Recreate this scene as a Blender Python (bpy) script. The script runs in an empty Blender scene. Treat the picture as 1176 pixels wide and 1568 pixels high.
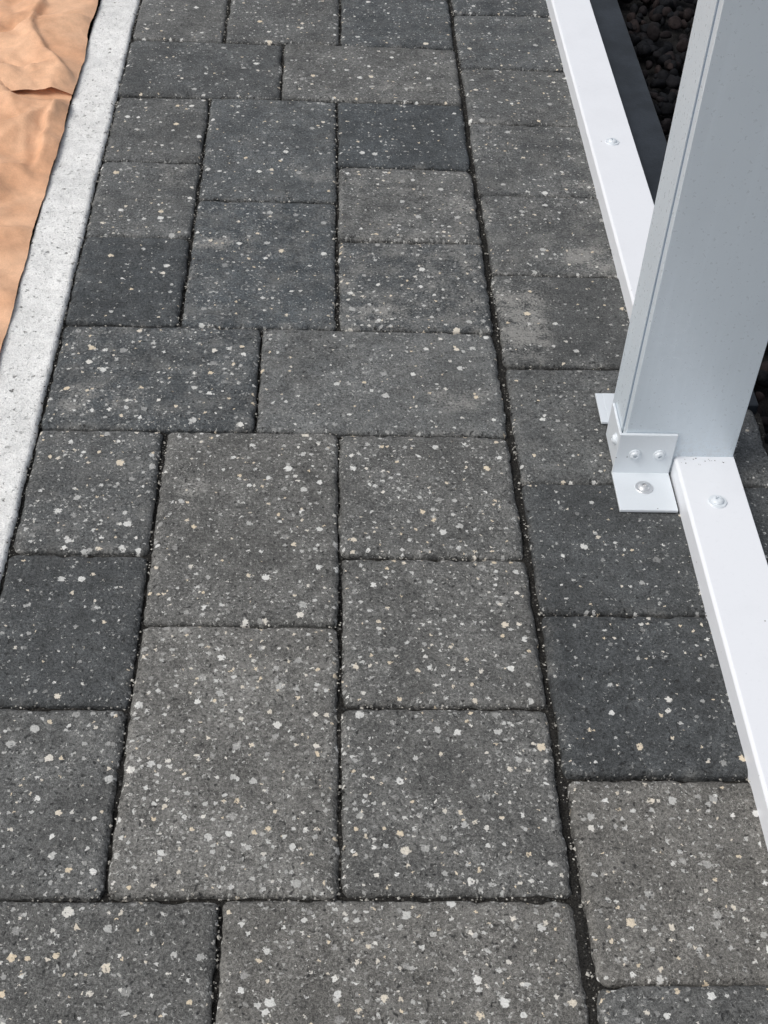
import bpy, bmesh, math, random
import numpy as np
from mathutils import Matrix, Vector
random.seed(7); rng=np.random.default_rng(7)
sc=bpy.context.scene

# ------------------------------------------------------------ helpers
def hash2(ix,iy,s):
    h=(ix.astype(np.int64)*374761393+iy.astype(np.int64)*668265263+s*1274126177)&0xffffffff
    h=((h^(h>>13))*1274126177)&0xffffffff
    return ((h^(h>>16))&0xffff)/65535.0
def vnoise(x,y,s=0):
    ix=np.floor(x);iy=np.floor(y);fx=x-ix;fy=y-iy
    fx=fx*fx*(3-2*fx);fy=fy*fy*(3-2*fy)
    a=hash2(ix,iy,s);b=hash2(ix+1,iy,s);c=hash2(ix,iy+1,s);d=hash2(ix+1,iy+1,s)
    return (a*(1-fx)+b*fx)*(1-fy)+(c*(1-fx)+d*fx)*fy
def fbm(x,y,s=0,o=3):
    t=0;a=1;n=0
    for i in range(o):
        t=t+a*vnoise(x*2**i,y*2**i,s+i*17);n+=a;a*=.5
    return t/n*2-1
def sstep(a,b,x):
    t=np.clip((x-a)/(b-a),0,1);return t*t*(3-2*t)
def mesh_obj(name,V,F,mat,smooth=True,col=None,parent=None):
    me=bpy.data.meshes.new(name)
    V=np.asarray(V,dtype=np.float32);F=np.asarray(F,dtype=np.int32)
    k=F.shape[1]
    me.vertices.add(len(V));me.vertices.foreach_set('co',V.ravel())
    me.loops.add(F.size);me.loops.foreach_set('vertex_index',F.ravel())
    me.polygons.add(len(F));me.polygons.foreach_set('loop_start',np.arange(len(F),dtype=np.int32)*k)
    me.polygons.foreach_set('loop_total',np.full(len(F),k,dtype=np.int32))
    me.update(calc_edges=True)
    me.polygons.foreach_set('use_smooth',np.full(len(F),smooth,dtype=bool))
    if col is not None:
        ca=me.color_attributes.new('data','FLOAT_COLOR','POINT')
        ca.data.foreach_set('color',np.asarray(col,dtype=np.float32).ravel())
    me.materials.append(mat);me.validate()
    ob=bpy.data.objects.new(name,me);sc.collection.objects.link(ob)
    if parent: ob.parent=parent
    return ob
class NT:
    def __init__(s,name):
        s.m=bpy.data.materials.new(name);s.m.use_nodes=True;s.t=s.m.node_tree;s.n=s.t.nodes
        s.b=s.n['Principled BSDF']
        s.co=s.n.new('ShaderNodeTexCoord').outputs['Object']
    def _in(s,sock,v):
        if isinstance(v,bpy.types.NodeSocket): s.t.links.new(v,sock)
        else: sock.default_value=v
    def math(s,op,a,b=0.,c=0.,clamp=False):
        n=s.n.new('ShaderNodeMath');n.operation=op;n.use_clamp=clamp
        s._in(n.inputs[0],a);s._in(n.inputs[1],b);s._in(n.inputs[2],c);return n.outputs[0]
    def vmath(s,op,a,b=(0,0,0),sc=1.):
        n=s.n.new('ShaderNodeVectorMath');n.operation=op
        s._in(n.inputs[0],a);s._in(n.inputs[1],b)
        if op=='SCALE': s._in(n.inputs['Scale'],sc)
        return n.outputs[0]
    def noise(s,scale,detail=3,rough=.55,vec=None,col=False):
        n=s.n.new('ShaderNodeTexNoise');n.inputs['Scale'].default_value=scale
        n.inputs['Detail'].default_value=detail;n.inputs['Roughness'].default_value=rough
        s.t.links.new(vec if vec is not None else s.co,n.inputs['Vector'])
        return n.outputs['Color' if col else 'Fac']
    def vor(s,scale,vec=None,dim='2D'):
        n=s.n.new('ShaderNodeTexVoronoi');n.voronoi_dimensions=dim;n.inputs['Scale'].default_value=scale
        s.t.links.new(vec if vec is not None else s.co,n.inputs['Vector'])
        return n.outputs['Distance'],n.outputs['Color']
    def ramp(s,v,a,b,lo=0.,hi=1.,smooth=True):
        n=s.n.new('ShaderNodeMapRange');n.interpolation_type='SMOOTHSTEP' if smooth else 'LINEAR'
        s._in(n.inputs['Value'],v);s._in(n.inputs['From Min'],a);s._in(n.inputs['From Max'],b)
        s._in(n.inputs['To Min'],lo);s._in(n.inputs['To Max'],hi);return n.outputs['Result']
    def mix(s,f,a,b,mode='MIX'):
        n=s.n.new('ShaderNodeMix');n.data_type='RGBA';n.blend_type=mode
        s._in(n.inputs[0],f)
        for sk,v in ((n.inputs[6],a),(n.inputs[7],b)):
            if isinstance(v,tuple): v=v+(1,) if len(v)==3 else v
            s._in(sk,v)
        return n.outputs[2]
    def sep(s,c):
        n=s.n.new('ShaderNodeSeparateColor');s.t.links.new(c,n.inputs[0]);return n.outputs
    def bump(s,h,dist,strength=1.,prev=None):
        n=s.n.new('ShaderNodeBump');n.inputs['Distance'].default_value=dist;n.inputs['Strength'].default_value=strength
        s._in(n.inputs['Height'],h)
        if prev is not None: s.t.links.new(prev,n.inputs['Normal'])
        return n.outputs[0]
    def done(s,col,rough,nor=None,metal=0.,spec=.5):
        s._in(s.b.inputs['Base Color'],col if not isinstance(col,tuple) else col+(1,))
        s._in(s.b.inputs['Roughness'],rough);s.b.inputs['Metallic'].default_value=metal
        s.b.inputs['Specular IOR Level'].default_value=spec
        if nor is not None: s.t.links.new(nor,s.b.inputs['Normal'])
        return s.m

# ------------------------------------------------------------ materials
def speck(N,scale,rlo,rhi,dens,vec,soft=.35,off=(0,0,0),pw=2.2):
    v=N.vmath('ADD',vec,off)
    d,c=N.vor(scale,v);o=N.sep(c)
    r=N.ramp(N.math('POWER',o[0],pw),0.,1.,rlo,rhi,False)
    m=N.ramp(d,N.math('MULTIPLY',r,1-soft),r,1.,0.)
    pres=N.math('LESS_THAN',o[1],dens)
    return N.math('MULTIPLY',m,pres),o[2]
def mat_paver():
    N=NT('paver_concrete')
    a=N.n.new('ShaderNodeAttribute');a.attribute_name='data'
    A=N.sep(a.outputs['Color']);tone,sp,dust,warm=A[0],A[1],A[2],a.outputs['Alpha']
    dist=N.vmath('SCALE',N.vmath('SUBTRACT',N.noise(470,1,.6,col=True),(.5,.5,.5)),sc=.0048)
    vec=N.vmath('ADD',N.co,dist)
    big=N.noise(14,3,.6);mid=N.noise(75,3,.7);fine=N.noise(430,2,.7);grain=N.noise(1300,1,.7)
    base=N.mix(warm,(.066,.077,.085),(.122,.118,.108))
    k=N.math('MULTIPLY',N.ramp(big,.3,.7,.82,1.2),N.ramp(mid,.3,.7,.78,1.24))
    k=N.math('MULTIPLY',k,N.ramp(fine,.3,.7,.68,1.36))
    k=N.math('MULTIPLY',k,N.ramp(grain,.3,.7,.58,1.46))
    k=N.math('MULTIPLY',k,N.math('MULTIPLY',tone,2.))
    col=N.vmath('SCALE',base,sc=k)
    # pale cement bloom
    pn=N.math('ADD',N.math('MULTIPLY',N.noise(34,4,.7),.62),N.math('MULTIPLY',fine,.38))
    pm=N.math('MULTIPLY',N.ramp(pn,.41,.66,0.,1.),dust,clamp=True)
    col=N.mix(N.math('MULTIPLY',pm,.72),col,(.32,.315,.295))
    # aggregate
    cl=N.ramp(big,.35,.65,.6,1.4)
    dn=N.math('MULTIPLY',sp,cl)
    m1,r1=speck(N,66,.055,.26,N.math('MULTIPLY',dn,.85),vec,.22,pw=2.4)
    m2,r2=speck(N,140,.10,.33,N.math('MULTIPLY',dn,.72),vec,.3,(.31,.17,0))
    m3,r3=speck(N,330,.16,.44,N.math('MULTIPLY',dn,.62),vec,.6,(.77,.41,0))
    def scol(r): return N.mix(N.ramp(r,.70,1.),(.70,.70,.67),(.68,.58,.43))
    col=N.mix(N.math('MULTIPLY',m3,N.ramp(r3,0,1,.1,.8)),col,(.52,.52,.49))
    col=N.mix(N.math('MULTIPLY',m2,N.ramp(r2,0,1,.2,.95)),col,scol(r2))
    col=N.mix(N.math('MULTIPLY',m1,N.ramp(r1,0,.75,.22,1.)),col,scol(r1))
    pit=N.ramp(N.noise(260,1,.5),.66,.74)
    col=N.mix(N.math('MULTIPLY',pit,.7),col,(.018,.018,.018))
    h=N.math('ADD',N.math('MULTIPLY',fine,1.2),N.math('MULTIPLY',grain,.45))
    h=N.math('ADD',h,N.math('MULTIPLY',mid,1.3))
    h=N.math('SUBTRACT',h,N.math('MULTIPLY',pit,.8))
    nor=N.bump(h,.0013,.85)
    return N.done(col,.82,nor,spec=.35)
def mat_sand():
    N=NT('joint_sand')
    g=N.noise(900,2,.7);b=N.noise(12,2)
    m,r=speck(N,330,.15,.45,.35,N.co,.5)
    col=N.vmath('SCALE',N.mix(b,(.014,.014,.0135),(.042,.040,.036)),sc=N.ramp(g,.3,.7,.4,1.7))
    col=N.mix(N.math('MULTIPLY',m,.5),col,(.22,.21,.19))
    return N.done(col,.95,N.bump(g,.002,1.),spec=.2)
def mat_grit():
    N=NT('grit');g=N.n.new('ShaderNodeNewGeometry').outputs['Random Per Island']
    c=N.mix(N.ramp(g,.5,1.,0.,1.,False),(.03,.03,.029),(.60,.58,.52))
    return N.done(c,.8,spec=.3)
def mat_kerb():
    N=NT('white_concrete')
    f=N.noise(600,2,.7);m=N.noise(60,3,.65);b=N.noise(9,3)
    k=N.math('MULTIPLY',N.ramp(f,.3,.7,.84,1.06),N.ramp(m,.3,.7,.88,1.05))
    k=N.math('MULTIPLY',k,N.ramp(b,.3,.7,.9,1.04))
    col=N.vmath('SCALE',N.mix(b,(.85,.86,.84),(.89,.885,.86)),sc=k)
    dist=N.vmath('SCALE',N.vmath('SUBTRACT',N.noise(500,1,.6,col=True),(.5,.5,.5)),sc=.006)
    vec=N.vmath('ADD',N.co,dist)
    m1,r1=speck(N,100,.06,.25,.36,vec);m2,r2=speck(N,240,.12,.36,.5,vec,.5,(.3,.7,0))
    col=N.mix(N.math('MULTIPLY',m2,N.ramp(r2,0,1,.1,.75)),col,(.28,.28,.27))
    col=N.mix(N.math('MULTIPLY',m1,N.ramp(r1,0,1,.2,.9)),col,(.14,.14,.13))
    h=N.math('SUBTRACT',N.math('ADD',f,m),N.math('ADD',m1,N.math('MULTIPLY',m2,.6)))
    return N.done(col,.85,N.bump(h,.0014,.8),spec=.3)
def mat_paper():
    N=NT('kraft_paper')
    f=N.noise(900,2,.7);b=N.noise(10,3,.6);c=N.noise(60,3,.6)
    col=N.mix(N.ramp(b,.35,.65),(.70,.39,.225),(.80,.49,.305))
    col=N.vmath('SCALE',col,sc=N.math('MULTIPLY',N.ramp(f,.3,.7,.93,1.05),N.ramp(c,.3,.7,.90,1.06)))
    nor=N.bump(N.noise(40,4,.6),.006,.35);nor=N.bump(f,.0003,.4,nor)
    return N.done(col,.55,nor,spec=.4)
def mat_paint(name,c,rough=.38,dirt=.3,metal=0.):
    N=NT(name)
    b=N.noise(14,3,.6);g=N.noise(220,3,.7)
    col=N.mix(N.math('MULTIPLY',N.ramp(b,.45,.75),.3),c,tuple(x*.88 for x in c))
    d,cc=N.vor(130,dim='3D');o=N.sep(cc)
    m=N.math('MULTIPLY',N.ramp(d,.05,.13,1.,0.),N.math('LESS_THAN',o[1],dirt*.3))
    col=N.mix(N.math('MULTIPLY',m,.7),col,(.10,.09,.08))
    col=N.mix(N.math('MULTIPLY',N.ramp(g,.56,.75),dirt*.3),col,tuple(x*.55 for x in c))
    if name=='grey_powder_coat':
        mp=N.n.new('ShaderNodeMapping');N.t.links.new(N.co,mp.inputs['Vector']);mp.inputs['Scale'].default_value=(1,1,.04)
        st=N.noise(160,3,.6,vec=mp.outputs[0])
        col=N.mix(N.ramp(st,.5,.75,0.,.16),col,tuple(min(1,x*1.2) for x in c))
        zz=N.n.new('ShaderNodeSeparateXYZ');N.t.links.new(N.co,zz.inputs[0])
        low=N.math('MULTIPLY',N.ramp(zz.outputs[2],.0,.07,1.,0.),N.ramp(g,.4,.65))
        col=N.mix(N.math('MULTIPLY',low,.35),col,(.42,.41,.39))
    return N.done(col,N.ramp(g,.3,.7,rough-.06,rough+.1),N.bump(N.noise(260,1,.5),.0004,.15),metal=metal,spec=.5)
def mat_steel():
    N=NT('screw_steel');g=N.noise(500,2)
    return N.done(N.mix(g,(.62,.63,.64),(.8,.81,.82)),.35,metal=.75)
def mat_groove_shade():  # shade line of the post groove, put into a dark blue colour
    N=NT('groove_shade_strip');g=N.noise(300,2)
    return N.done(N.mix(g,(.13,.19,.27),(.19,.26,.35)),.5)
def mat_slate():
    N=NT('dark_edging');b=N.noise(20,3,.6);f=N.noise(400,2,.7)
    col=N.vmath('SCALE',N.mix(N.ramp(b,.35,.65),(.010,.013,.017),(.020,.025,.032)),sc=N.ramp(f,.3,.7,.8,1.2))
    return N.done(col,.45,N.bump(f,.0004,.3),spec=.35)
def mat_pebble():
    N=NT('dark_pebbles');g=N.n.new('ShaderNodeNewGeometry').outputs['Random Per Island']
    c=N.mix(N.ramp(g,.3,1.,0.,1.,False),(.006,.0065,.008),(.020,.0145,.014))
    c=N.vmath('SCALE',c,sc=N.ramp(N.noise(200,2),.3,.7,.7,1.3))
    return N.done(c,.8,N.bump(N.noise(300,2),.001,.4),spec=.12)
def mat_ground():
    N=NT('soil');f=N.noise(30,5,.7)
    return N.done(N.mix(f,(.009,.009,.010),(.022,.021,.020)),.95,N.bump(f,.02,.6),spec=.2)
M_pav=mat_paver();M_sand=mat_sand();M_grit=mat_grit();M_kerb=mat_kerb();M_pap=mat_paper()
M_rail=mat_paint('white_powder_coat',(.79,.81,.84),.38,.28)
M_post=mat_paint('grey_powder_coat',(.66,.735,.79),.32,.08,.12)
M_brk=mat_paint('bracket_paint',(.72,.765,.80),.36,.2,.1)
M_steel=mat_steel();M_slate=mat_slate();M_peb=mat_pebble();M_soil=mat_ground();M_groove_shade=mat_groove_shade()

# ------------------------------------------------------------ pavers
# x0,x1,y0,y1,tone,speck,dust,warm
P=[]
def pv(x0,x1,y0,y1,tone=.5,sp=.5,du=.2,wa=.5): P.append((x0,x1,y0,y1,.48+(tone-.48)*1.08,sp,du*.95,.45+(wa-.45)*1.))
XL=-.2775
# front row
pv(XL,-.081,-.16,0,.47,.85,.3,.7); pv(-.081,.161,-.16,0,.52,.95,.35,.95)
# module 1
pv(XL,-.160,0,.161,.50,.55,.2,.6); pv(XL,-.160,.161,.320,.40,.40,.05,.35); pv(XL,-.160,.320,.4795,.47,.7,.35,.45)
pv(-.160,.0,0,.2425,.57,1.0,.4,.85); pv(-.160,.0,.2425,.4795,.52,.75,.15,.75)
pv(.0,.161,0,.162,.50,.9,.25,.7); pv(.0,.161,.162,.3205,.50,.75,.25,.7); pv(.0,.160,.3205,.478,.50,.85,.25,.65)
# row
pv(XL,-.0775,.4795,.6385,.43,.65,.45,.2); pv(-.0775,.160,.4785,.6385,.60,.45,.3,.5)
# module 2
pv(XL,-.160,.6385,.799,.38,.25,.1,.2); pv(XL,-.160,.799,.959,.50,.4,.35,.45); pv(XL,-.160,.959,1.1195,.48,.35,.3,.5)
pv(-.160,-.001,.6385,.880,.46,.5,.4,.1); pv(-.160,-.001,.880,1.1195,.50,.4,.25,.25)
pv(-.001,.160,.6385,.800,.43,.6,.75,.25); pv(-.001,.161,.800,.959,.50,.6,.6,.55); pv(-.001,.161,.959,1.1195,.42,.35,.05,.15)
# row
pv(XL,-.072,1.1195,1.277,.45,.35,.15,.4); pv(-.072,.162,1.1195,1.277,.52,.5,.35,.6)
# module 3
pv(XL,-.153,1.277,1.43,.55,.3,.3,.6); pv(-.153,.004,1.277,1.515,.48,.5,.3,.5); pv(.004,.162,1.277,1.43,.44,.4,.2,.2)
pv(XL,-.153,1.43,1.59,.5,.4,.3,.4);pv(XL,-.153,1.59,1.75,.45,.4,.3,.4);pv(-.153,.004,1.515,1.75,.5,.4,.3,.4)
pv(.004,.162,1.43,1.59,.5,.4,.3,.4);pv(.004,.162,1.59,1.75,.46,.4,.3,.4)
def rr(a,b): return random.uniform(a,b)
for y in (1.75,2.39,-.80+.0):
    pv(XL,-.08,y,y+.16,rr(.4,.6),rr(.4,.8),.3,rr(.1,.8));pv(-.08,.161,y,y+.16,rr(.4,.6),rr(.4,.8),.3,rr(.1,.8))
for y in (1.91,2.55,-.64):
    for i in range(3):
        pv(XL,-.16,y+.16*i,y+.16*i+.16,rr(.4,.6),rr(.4,.8),.3,rr(.1,.8));pv(.0,.161,y+.16*i,y+.16*i+.16,rr(.4,.6),rr(.4,.8),.3,rr(.1,.8))
    for i in range(2): pv(-.16,.0,y+.24*i,y+.24*i+.24,rr(.4,.6),rr(.4,.8),.3,rr(.1,.8))
# soldier column
ys=[-.864,-.704,-.544,-.384,-.224,-.0645,.0975,.2575,.4155,.5835,.7425,.9025,1.0705,1.2205,1.385,1.545,1.705,1.865,2.025,2.185,2.345,2.505,2.665,2.825,2.985]
st={4:(.5,.6,.2,.6),5:(.53,.75,.25,1.),6:(.36,.35,.03,.3),7:(.38,.3,.05,.35),8:(.46,.3,.3,.5),9:(.42,.3,.1,.5),10:(.46,.45,.5,.5),11:(.46,.45,.45,.45),12:(.48,.35,.25,.5),13:(.46,.4,.3,.3)}
for i in range(len(ys)-1):
    t,s,d,w=st.get(i,(rr(.4,.55),rr(.4,.7),.2,rr(.2,.7)))
    pv(.1645,.404,ys[i],ys[i+1],t,s,d,w)
# bloom patches: x,y,rx,ry,amp
B=[(.190,.662,.024,.062,2.8),(.045,.668,.03,.02,2.2),(.13,.75,.02,.02,1.4),(-.125,.79,.035,.014,2.2),(-.235,.52,.03,.025,1.5),(.115,.53,.03,.02,1.3),
   (.145,.885,.015,.03,1.8),(.275,.775,.03,.025,2.1),(-.13,.40,.011,.013,3.2),(-.132,.375,.008,.006,2.8),(.28,.925,.02,.012,1.9),(.06,.05,.05,.04,.5),
   (-.07,.16,.05,.05,.7),(-.10,.05,.04,.04,.6),(-.25,.35,.04,.02,.6),(-.19,.93,.03,.03,.9),(-.03,.94,.03,.02,.8),(.08,1.16,.04,.015,1.5),(.02,.75,.03,.02,.7),(.25,1.10,.03,.02,.9),(.22,.70,.015,.03,.9)]
V=[];F=[];C=[];nv=0
G=.0015
for (x0,x1,y0,y1,t,s,d,w) in P:
    near=(y1>-.25 and y0<1.6)
    st_=.004 if near else .012
    jx=rng.normal(0,.0006,4)
    a0,a1,b0,b1=x0+G+jx[0],x1-G+jx[1],y0+G*.85+jx[2],y1-G*.85+jx[3]
    def line(a,b):
        n=max(4,int((b-a-.018)/st_))
        o=np.array([0,0,.0006,.0014,.0025,.0040,.0062])
        return np.concatenate([a+o,np.linspace(a+.009,b-.009,n),(b-o)[::-1]])
    lx=line(a0,a1);ly=line(b0,b1);nx=len(lx);ny=len(ly)
    X,Y=np.meshgrid(lx,ly,indexing='ij')
    ix=np.arange(nx)[:,None]*np.ones((1,ny));iy=np.arange(ny)[None,:]*np.ones((nx,1))
    wall=(ix==0)|(ix==nx-1)|(iy==0)|(iy==ny-1)
    mx=(a0+a1)/2;my=(b0+b1)/2
    seed=random.randint(0,9999)
    cr=rng.uniform(.0045,.0085,4)
    X2=X.copy();Y2=Y.copy()
    for ci,(sx,sy,ccx,ccy) in enumerate(((-1,-1,a0,b0),(1,-1,a1,b0),(1,1,a1,b1),(-1,1,a0,b1))):
        R=cr[ci];ox=ccx-sx*R;oy=ccy-sy*R
        dx=np.clip((X-ox)*sx,0,None);dy=np.clip((Y-oy)*sy,0,None)
        m=(dx>0)&(dy>0)
        mxv=np.maximum(dx,dy);L=np.sqrt(dx*dx+dy*dy)+1e-12
        k=mxv/L
        X2=np.where(m,ox+sx*dx*k,X2);Y2=np.where(m,oy+sy*dy*k,Y2)
    ex=np.minimum(X-a0,a1-X);ey=np.minimum(Y-b0,b1-Y);e=np.minimum(ex,ey)
    tap=np.exp(-e/.005)
    X2=X2+tap*(.0013*fbm(X*30,Y*30,seed)+.0014*fbm(X*220,Y*220,seed+5))
    Y2=Y2+tap*(.0011*fbm(X*30+9,Y*30,seed+1)+.0011*fbm(X*220,Y*220,seed+6))
    rd=.0058*(1+.4*fbm(X*45,Y*45,seed+9))
    q=1-np.clip(e/rd,0,1)
    z=-.0030*q**2.3-.0003*q
    chip=sstep(.12,.6,fbm(X*95,Y*95,seed+2))*np.exp(-e/.0038)
    z=z-.0030*chip+.0005*fbm(X*25,Y*25,seed+3)*(1-tap)+.00035*fbm(X*150,Y*150,seed+4)
    z=z+rng.normal(0,.0006)+(X-mx)*rng.normal(0,.007)+(Y-my)*rng.normal(0,.006)
    z=np.where(wall,-.03,z)
    V.append(np.stack([X2,Y2,z],-1).reshape(-1,3))
    idx=np.arange(nx*ny).reshape(nx,ny)+nv
    F.append(np.stack([idx[:-1,:-1],idx[1:,:-1],idx[1:,1:],idx[:-1,1:]],-1).reshape(-1,4))
    dd=np.full(X.shape,d)
    for bx,by,rx,ry,am in B:
        if a0<bx<a1 and b0<by<b1:
            dd=np.maximum(dd,am*np.exp(-(np.abs((X-bx)/rx)**3+np.abs((Y-by)/ry)**3)))
    dd=dd+.55*np.exp(-e/.007)*sstep(-.05,.5,fbm(X*50,Y*50,seed+8))
    tt=t*(1-.35*np.exp(-e/.0012))
    C.append(np.stack([tt,np.full(X.shape,s),dd,np.full(X.shape,w)],-1).reshape(-1,4))
    nv+=nx*ny
paving=mesh_obj('paver_walkway',np.concatenate(V),np.concatenate(F),M_pav,True,np.concatenate(C))

# joint sand bed + soil ground
def sheet(name,x0,x1,y0,y1,z,nx,ny,mat,amp=0,fr=30):
    X,Y=np.meshgrid(np.linspace(x0,x1,nx),np.linspace(y0,y1,ny),indexing='ij')
    Z=z+amp*fbm(X*fr,Y*fr,3)+amp*.9*fbm(X*fr*.2,Y*fr*.2,8)
    idx=np.arange(nx*ny).reshape(nx,ny)
    return mesh_obj(name,np.stack([X,Y,Z],-1).reshape(-1,3),np.stack([idx[:-1,:-1],idx[1:,:-1],idx[1:,1:],idx[:-1,1:]],-1).reshape(-1,4),mat)
sheet('joint_sand',-.283,.409,-.88,3.0,-.0066,260,1400,M_sand,.0028,110)
sheet('ground',-60,60,-60,60,-.034,3,3,M_soil)

# ------------------------------------------------------------ grit
ico=np.array([(0,0,1),(1,0,0),(0,1,0),(-1,0,0),(0,-1,0),(0,0,-1)],float)
icf=np.array([(0,1,2),(0,2,3),(0,3,4),(0,4,1),(5,2,1),(5,3,2),(5,4,3),(5,1,4)])
pts=[]
for (x0,x1,y0,y1,*_) in P:
    if y1<-.25 or y0>1.6: continue
    for (ax,ay,bx,by) in ((x0,y0,x1,y0),(x0,y0,x0,y1)):
        L=math.hypot(bx-ax,by-ay);n=int(L*(950 if ax==bx else 700))
        cl=rng.integers(0,9999)
        for k in range(n):
            u=rng.random()
            dens=vnoise(np.array([u*L*45.]),np.array([0.]),int(cl))[0]
            if dens<rng.random()*.95: continue
            px=ax+(bx-ax)*u;py=ay+(by-ay)*u
            o=rng.normal(0,.0015)
            r=rng.uniform(.0004,.0011) if rng.random()<.88 else rng.uniform(.001,.0018)
            z=-.0036+rng.uniform(-.0015,.0018)+ (abs(o)>.002)*.003
            pts.append((px+(o if ax==bx else 0),py+(o if ay==by else 0),z,r))
for k in range(420):
    pts.append((rng.uniform(-.27,.30),rng.uniform(-.15,1.5),.0006,rng.uniform(.0003,.0008)))
for k in range(300):
    s_=rng.random()<.5
    pts.append(((.3015 if s_ else -.279)+rng.normal(0,.0015),rng.uniform(-.1,1.5),.0005,rng.uniform(.0004,.0011)))
for k in range(30):
    pts.append((rng.normal(.33,.03),rng.normal(.422,.004),.0222,rng.uniform(.0003,.0008)))
pts=[p for p in pts if not(p[2]>.01 and not(.308<p[0]<.355 and .34<p[1]<.4265))]
pts=np.array(pts);n=len(pts)
sh=rng.uniform(.6,1.25,(n,6,3))*ico[None]
an=rng.uniform(0,6.28,n);c,s=np.cos(an)[:,None],np.sin(an)[:,None]
rx=sh[...,0]*c-sh[...,1]*s;ry=sh[...,0]*s+sh[...,1]*c
Vg=np.stack([rx,ry,sh[...,2]*.8],-1)*pts[:,None,3:4]+pts[:,None,:3]
Fg=icf[None]+np.arange(n)[:,None,None]*6
mesh_obj('joint_grit',Vg.reshape(-1,3),Fg.reshape(-1,3),M_grit,False)

# ------------------------------------------------------------ kerb
lx=np.concatenate([[-.3330,-.3330,-.3322,-.3305],np.linspace(-.3285,-.2835,16),[-.2812,-.2798,-.2790,-.2790]])
ly=np.arange(-.9,3.,.003)
X,Y=np.meshgrid(lx,ly,indexing='ij');i=np.arange(len(lx))[:,None]*np.ones((1,len(ly)))
e=np.minimum(X+.333,-.279-X);tap=np.exp(-e/.003)
X2=X+tap*(.0011*fbm(X*0+1,Y*22,11)+.0010*fbm(X*200,Y*200,12))
Z=.0006-.003*(1-np.clip(e/.003,0,1))**2+.0004*fbm(X*60,Y*60,13)+.0003*fbm(X*300,Y*300,14)-.0018*tap*sstep(.25,.7,fbm(X*80,Y*80,15))
Z=np.where((i==0)|(i==len(lx)-1),-.03,Z)
idx=np.arange(X.size).reshape(X.shape)
mesh_obj('concrete_kerb',np.stack([X2,Y,Z],-1).reshape(-1,3),np.stack([idx[:-1,:-1],idx[1:,:-1],idx[1:,1:],idx[:-1,1:]],-1).reshape(-1,4),M_kerb)

# ------------------------------------------------------------ paper dust sheet
def paper(name,x0,x1,y0,y1,step,z0,edge_s,lift_near=0.,folds=(),parent=None):
    gx=np.arange(x0,x1+1e-6,step);gy=np.arange(y0,y1,step)
    X,Y=np.meshgrid(gx,gy,indexing='ij')
    edge=.005*fbm(X*0+edge_s,Y*10,edge_s)+.0012*fbm(X*0+3,Y*60,edge_s+1)
    u=(X-x0)/(x1-x0);X2=X+edge*np.exp(-(x1-X)/.03)
    Z=z0+0*X
    r=np.random.default_rng(edge_s)
    wx=X+.010*fbm(X*20,Y*20,edge_s+3);wy=Y+.010*fbm(X*20,Y*20,edge_s+4)
    for k in range(170):
        cx,cy=r.uniform(max(x0,-.6),x1),r.uniform(max(y0,.3),min(y1,1.8));a=r.uniform(0,math.pi)
        dx,dy=wx-cx,wy-cy
        across=dx*math.cos(a)+dy*math.sin(a);along=-dx*math.sin(a)+dy*math.cos(a)
        Lh=r.uniform(.03,.13);W=r.uniform(.006,.028);am=r.uniform(-.0035,.0075)*W/.018
        Z=Z+am*np.clip(1-np.abs(across)/W,0,1)*np.clip(1-(along/Lh)**2,0,1)
    for (ax,ay,bx,by,W,am) in folds:
        L=math.hypot(bx-ax,by-ay);tx,ty=(bx-ax)/L,(by-ay)/L
        al=(wx-ax)*tx+(wy-ay)*ty;ac=(wx-ax)*-ty+(wy-ay)*tx
        g=np.clip(np.minimum(al,L-al)/.02+.5,0,1)
        Z=Z+am*g*np.where(ac>0,np.clip(1-ac/W,0,1),np.clip(1+ac/(W*.25),0,1))
    Z=Z+.003*fbm(X*14,Y*14,edge_s+7)
    zmin=.0028
    Z=np.maximum(Z,zmin+.0004*fbm(X*30,Y*30,5))
    if lift_near: Z=Z+lift_near*np.exp(-(Y-y0)/.02)*(.7+.5*fbm(X*25,Y*0,4))
    Z=zmin+(Z-zmin)*(.25+.75*(1-np.exp(-(x1-X)/.012)))
    idx=np.arange(X.size).reshape(X.shape)
    Y2=Y+(.006*fbm(X*22,Y*0+2,edge_s+12)*np.exp(-(Y-y0)/.02))
    return mesh_obj(name,np.stack([X2,Y2,Z],-1).reshape(-1,3),np.stack([idx[:-1,:-1],idx[1:,:-1],idx[1:,1:],idx[:-1,1:]],-1).reshape(-1,4),M_pap,parent=parent)
ps=bpy.data.objects.new('paper_dust_sheet',None);sc.collection.objects.link(ps)
paper('lower_sheet',-1.0,-.3285,-.9,1.15,.003,.0045,21,0,
      [(-.345,1.085,-.352,.93,.030,.011),(-.33,1.07,-.42,1.00,.030,.009),(-.36,.93,-.45,.90,.04,.007),(-.335,.80,-.42,.78,.03,.006)],parent=ps)
paper('upper_sheet',-1.0,-.3285,1.100,3.0,.003,.0085,33,.005,
      [(-.335,1.13,-.40,1.25,.03,.010),(-.34,1.32,-.48,1.22,.035,.009),(-.37,1.16,-.46,1.14,.03,.007),(-.40,1.25,-.42,1.42,.03,.009)],parent=ps)

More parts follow.
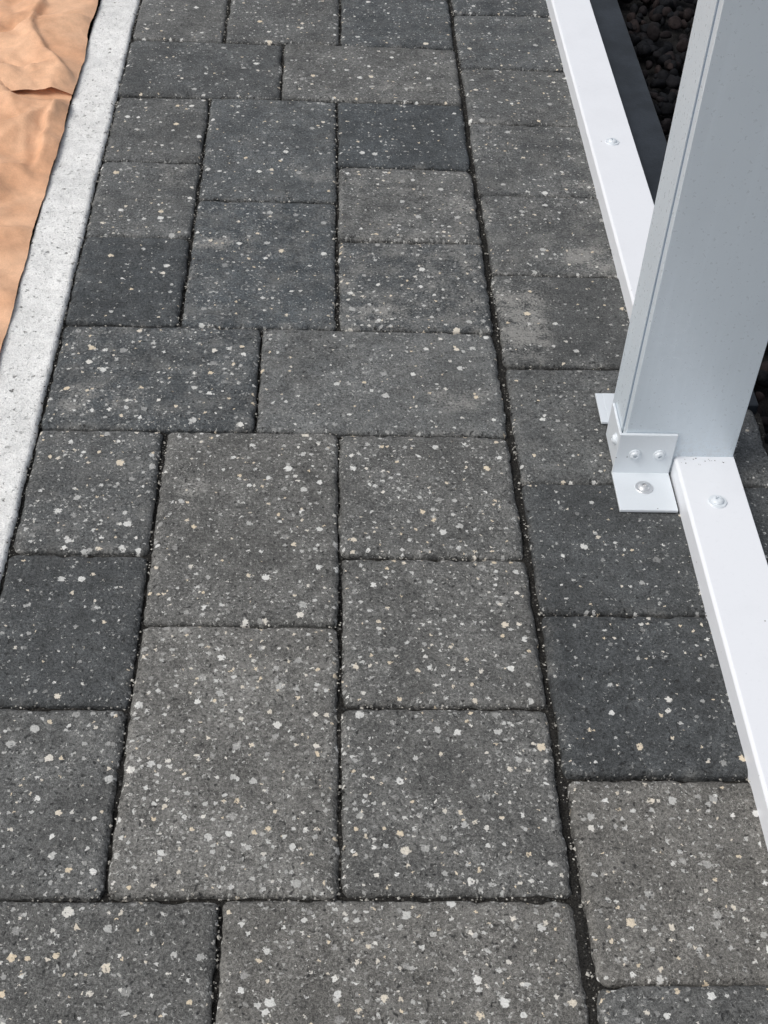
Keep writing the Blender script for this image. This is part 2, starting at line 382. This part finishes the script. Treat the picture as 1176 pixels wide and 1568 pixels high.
# ------------------------------------------------------------ boxes & screws
def bm_box(bm,x0,x1,y0,y1,z0,z1):
    v=[bm.verts.new(p) for p in ((x0,y0,z0),(x1,y0,z0),(x1,y1,z0),(x0,y1,z0),(x0,y0,z1),(x1,y0,z1),(x1,y1,z1),(x0,y1,z1))]
    for f in ((0,3,2,1),(4,5,6,7),(0,1,5,4),(1,2,6,5),(2,3,7,6),(3,0,4,7)): bm.faces.new([v[i] for i in f])
def extr(bm,prof,axis,a,b):
    def pt(p,q,t): return {'z':(p,q,t),'x':(t,p,q),'y':(p,t,q)}[axis]
    A=[bm.verts.new(pt(p,q,a)) for p,q in prof];Bv=[bm.verts.new(pt(p,q,b)) for p,q in prof]
    n=len(prof)
    bm.faces.new(A[::-1]);bm.faces.new(Bv)
    for i in range(n): bm.faces.new((A[i],A[(i+1)%n],Bv[(i+1)%n],Bv[i]))
def fin(name,bm,mat,parent=None,bev=.0006,seg=2):
    bmesh.ops.recalc_face_normals(bm,faces=bm.faces)
    me=bpy.data.meshes.new(name);bm.to_mesh(me);bm.free();me.materials.append(mat)
    ob=bpy.data.objects.new(name,me);sc.collection.objects.link(ob)
    if bev:
        m=ob.modifiers.new('b','BEVEL');m.width=bev;m.segments=seg;m.limit_method='ANGLE';m.angle_limit=.6
        for p in me.polygons: p.use_smooth=True
        w=ob.modifiers.new('w','WEIGHTED_NORMAL');w.keep_sharp=True
    if parent: ob.parent=parent
    return ob
def screw(name,pos,nrm,rw,rh,hh,mat,parent,recess=True):
    prof=[(rw,0),(rw,.0008),(rw-.0004,.0012),(rh+.0004,.0012),(rh,.0014),(rh*.98,hh*.55),(rh*.8,hh*.85),(rh*.5,hh)]
    if recess: prof+=[(rh*.42,hh),(rh*.36,hh*.5),(.0,hh*.45)]
    else: prof+=[(0,hh*1.03)]
    S=28;Vv=[];Ff=[]
    for r,z in prof:
        for k in range(S):
            a=2*math.pi*k/S;q=r
            if recess and (abs(r-rh*.42)<1e-7 or abs(r-rh*.36)<1e-7): q=r*(1+.22*math.cos(6*a))
            Vv.append((q*math.cos(a),q*math.sin(a),z))
    for j in range(len(prof)-1):
        for k in range(S):
            Ff.append((j*S+k,j*S+(k+1)%S,(j+1)*S+(k+1)%S,(j+1)*S+k))
    ob=mesh_obj(name,Vv,Ff,mat,False)
    ob.rotation_mode='QUATERNION';ob.rotation_quaternion=Vector((0,0,1)).rotation_difference(Vector(nrm))
    ob.location=pos;ob.parent=parent
    return ob
# base rail
rail=bpy.data.objects.new('base_rail',None);sc.collection.objects.link(rail)
RH=.022
bm=bmesh.new()
extr(bm,[(.3030,-.003),(.3580,-.003),(.3580,RH),(.3052,RH),(.3030,RH-.0022)],'y',-1.2,3.2)
fin('channel',bm,M_rail,rail,.0008,3)
for k,y in enumerate((.3683,.991,1.62,2.25,-.25)):
    screw('screw_%d'%(k+1),(.3305,y,RH),(0,0,1),.0082,.0054,.0042,M_brk,rail)

# post
post=bpy.data.objects.new('aluminium_post',None);sc.collection.objects.link(post)
x0,x1,y0,y1=.2544,.3578,.427,.490
H=2.3
prof=[(x0,y0),(x1-.001,y0),(x1-.001,y1),(x0,y1),(x0,y0+.0165),(x0+.004,y0+.0163),(x0+.004,y0+.0102),(x0,y0+.0100)]
bm=bmesh.new();extr(bm,prof,'z',.0008,H)
fin('profile',bm,M_post,post,.0006,3)
bm=bmesh.new();bm_box(bm,x0+.0008,x0+.0041,y0+.0112,y0+.0155,.045,H-.003)  # added strip, coloured dark blue so the groove's shade reads as a line
fin('groove_shade_strip',bm,M_groove_shade,post,.0003,1)
bm=bmesh.new();bm_box(bm,x0+.004,x1-.004,y0+.004,y1-.004,H,H+.004)
fin('cap',bm,M_post,post,.001)
t=.0032
bm=bmesh.new();extr(bm,[(y0-.0005,.0012),(y0-.0005,.050),(y0-.0005-t,.050),(y0-.0005-t,.0012+t),(.375,.0012+t),(.375,.0012)],'x',.2485,.3008)
fin('front_angle_bracket',bm,M_brk,post,.0007,3)
bm=bmesh.new();extr(bm,[(y1+.0005,.0012),(y1+.0005,.050),(y1+.0005+t,.050),(y1+.0005+t,.0012+t),(.537,.0012+t),(.537,.0012)],'x',.2560,.3008)
bm_box(bm,.2490,.2562,y1+.004,.537,.0014,.0042)
fin('rear_angle_bracket',bm,M_brk,post,.0005,2)
bm=bmesh.new();bm_box(bm,x0-.0030,x0-.0003,y0+.003,y1-.010,.0012,.040);fin('side_plate',bm,M_brk,post,.0007,3)
yf=y0-.0037
screw('bracket_screw_1',(.2655,yf,.027),(0,-1,0),.0056,.0044,.0034,M_brk,post)
screw('bracket_screw_2',(.2880,yf,.027),(0,-1,0),.0056,.0044,.0034,M_brk,post)
screw('foot_screw',(.2745,.4035,.0044),(0,0,1),.0082,.0052,.0038,M_steel,post)
screw('rear_foot_screw',(.2745,.516,.0044),(0,0,1),.0082,.0052,.0036,M_steel,post)
screw('side_screw',(x0-.0030,.445,.026),(-1,0,0),.0056,.0044,.0035,M_brk,post)

# ------------------------------------------------------------ right side: edging strip and pebble bed
bm=bmesh.new();bm_box(bm,.3595,.4065,.52,3.2,-.02,.0065)
fin('edging_strip',bm,M_slate,None,.002,2)
t=bmesh.new();bmesh.ops.create_icosphere(t,subdivisions=2,radius=1.)
iv=np.array([v.co[:] for v in t.verts]);it=np.array([[v.index for v in f.verts] for f in t.faces]);t.free()
n=5500
c=np.stack([rng.uniform(.412,1.05,n),rng.uniform(.1,2.4,n),rng.uniform(-.02,-.008,n)],-1)
dirs=rng.normal(0,1,(n,3,3))
r=rng.uniform(.006,.013,n)
Vp=iv[None]*np.ones((n,1,1))
for k in range(3):
    dd=dirs[:,k]/np.linalg.norm(dirs[:,k],axis=1,keepdims=True)
    dot=(Vp*dd[:,None,:]).sum(-1)
    Vp=Vp-dd[:,None,:]*np.clip(dot-.5,0,None)[...,None]*.9
Vp=Vp*rng.uniform(.6,1.3,(n,1,3))*r[:,None,None]+c[:,None,:]
mesh_obj('pebble_bed',Vp.reshape(-1,3),(it[None]+np.arange(n)[:,None,None]*len(iv)).reshape(-1,3),M_peb)

# ------------------------------------------------------------ camera
cx,cy,h,yaw,pit,roll,f=[-0.01909,-0.46712,0.82615,0.06956,0.77583,0.06098,2056.85936]
fw=Vector((math.sin(yaw)*math.cos(pit),math.cos(yaw)*math.cos(pit),-math.sin(pit)))
r0=Vector((math.cos(yaw),-math.sin(yaw),0));u0=r0.cross(fw)
r2=math.cos(roll)*r0+math.sin(roll)*u0;u2=-math.sin(roll)*r0+math.cos(roll)*u0
cd=bpy.data.cameras.new('camera');cam=bpy.data.objects.new('camera',cd);sc.collection.objects.link(cam)
Mx=Matrix((r2,u2,-fw)).transposed().to_4x4();Mx.translation=(cx,cy,h);cam.matrix_world=Mx
cd.sensor_fit='VERTICAL';cd.sensor_height=24;cd.lens=f/1568*24;cd.clip_start=.02;cd.clip_end=300
sc.camera=cam

# ------------------------------------------------------------ light (overcast)
w=bpy.data.worlds.new('World');sc.world=w;w.use_nodes=True
nt=w.node_tree;bg=nt.nodes['Background']
sky=nt.nodes.new('ShaderNodeTexSky');sky.sky_type='NISHITA';sky.sun_disc=False
el,az=math.radians(54),math.radians(-108)
sky.sun_elevation=el;sky.sun_rotation=az;sky.dust_density=4.;sky.ozone_density=.6;sky.air_density=1.
hs=nt.nodes.new('ShaderNodeHueSaturation');hs.inputs['Saturation'].default_value=.4
nt.links.new(sky.outputs[0],hs.inputs['Color']);nt.links.new(hs.outputs[0],bg.inputs[0]);bg.inputs[1].default_value=.14
sd=bpy.data.lights.new('sun','SUN');sd.energy=1.05;sd.angle=math.radians(35);sd.color=(1.,.97,.93)
so=bpy.data.objects.new('sun',sd);sc.collection.objects.link(so)
dv=Vector((math.sin(az)*math.cos(el),math.cos(az)*math.cos(el),math.sin(el)))
so.rotation_mode='QUATERNION';so.rotation_quaternion=Vector((0,0,1)).rotation_difference(dv)
sc.view_settings.view_transform='Standard';sc.view_settings.look='None';sc.view_settings.exposure=0
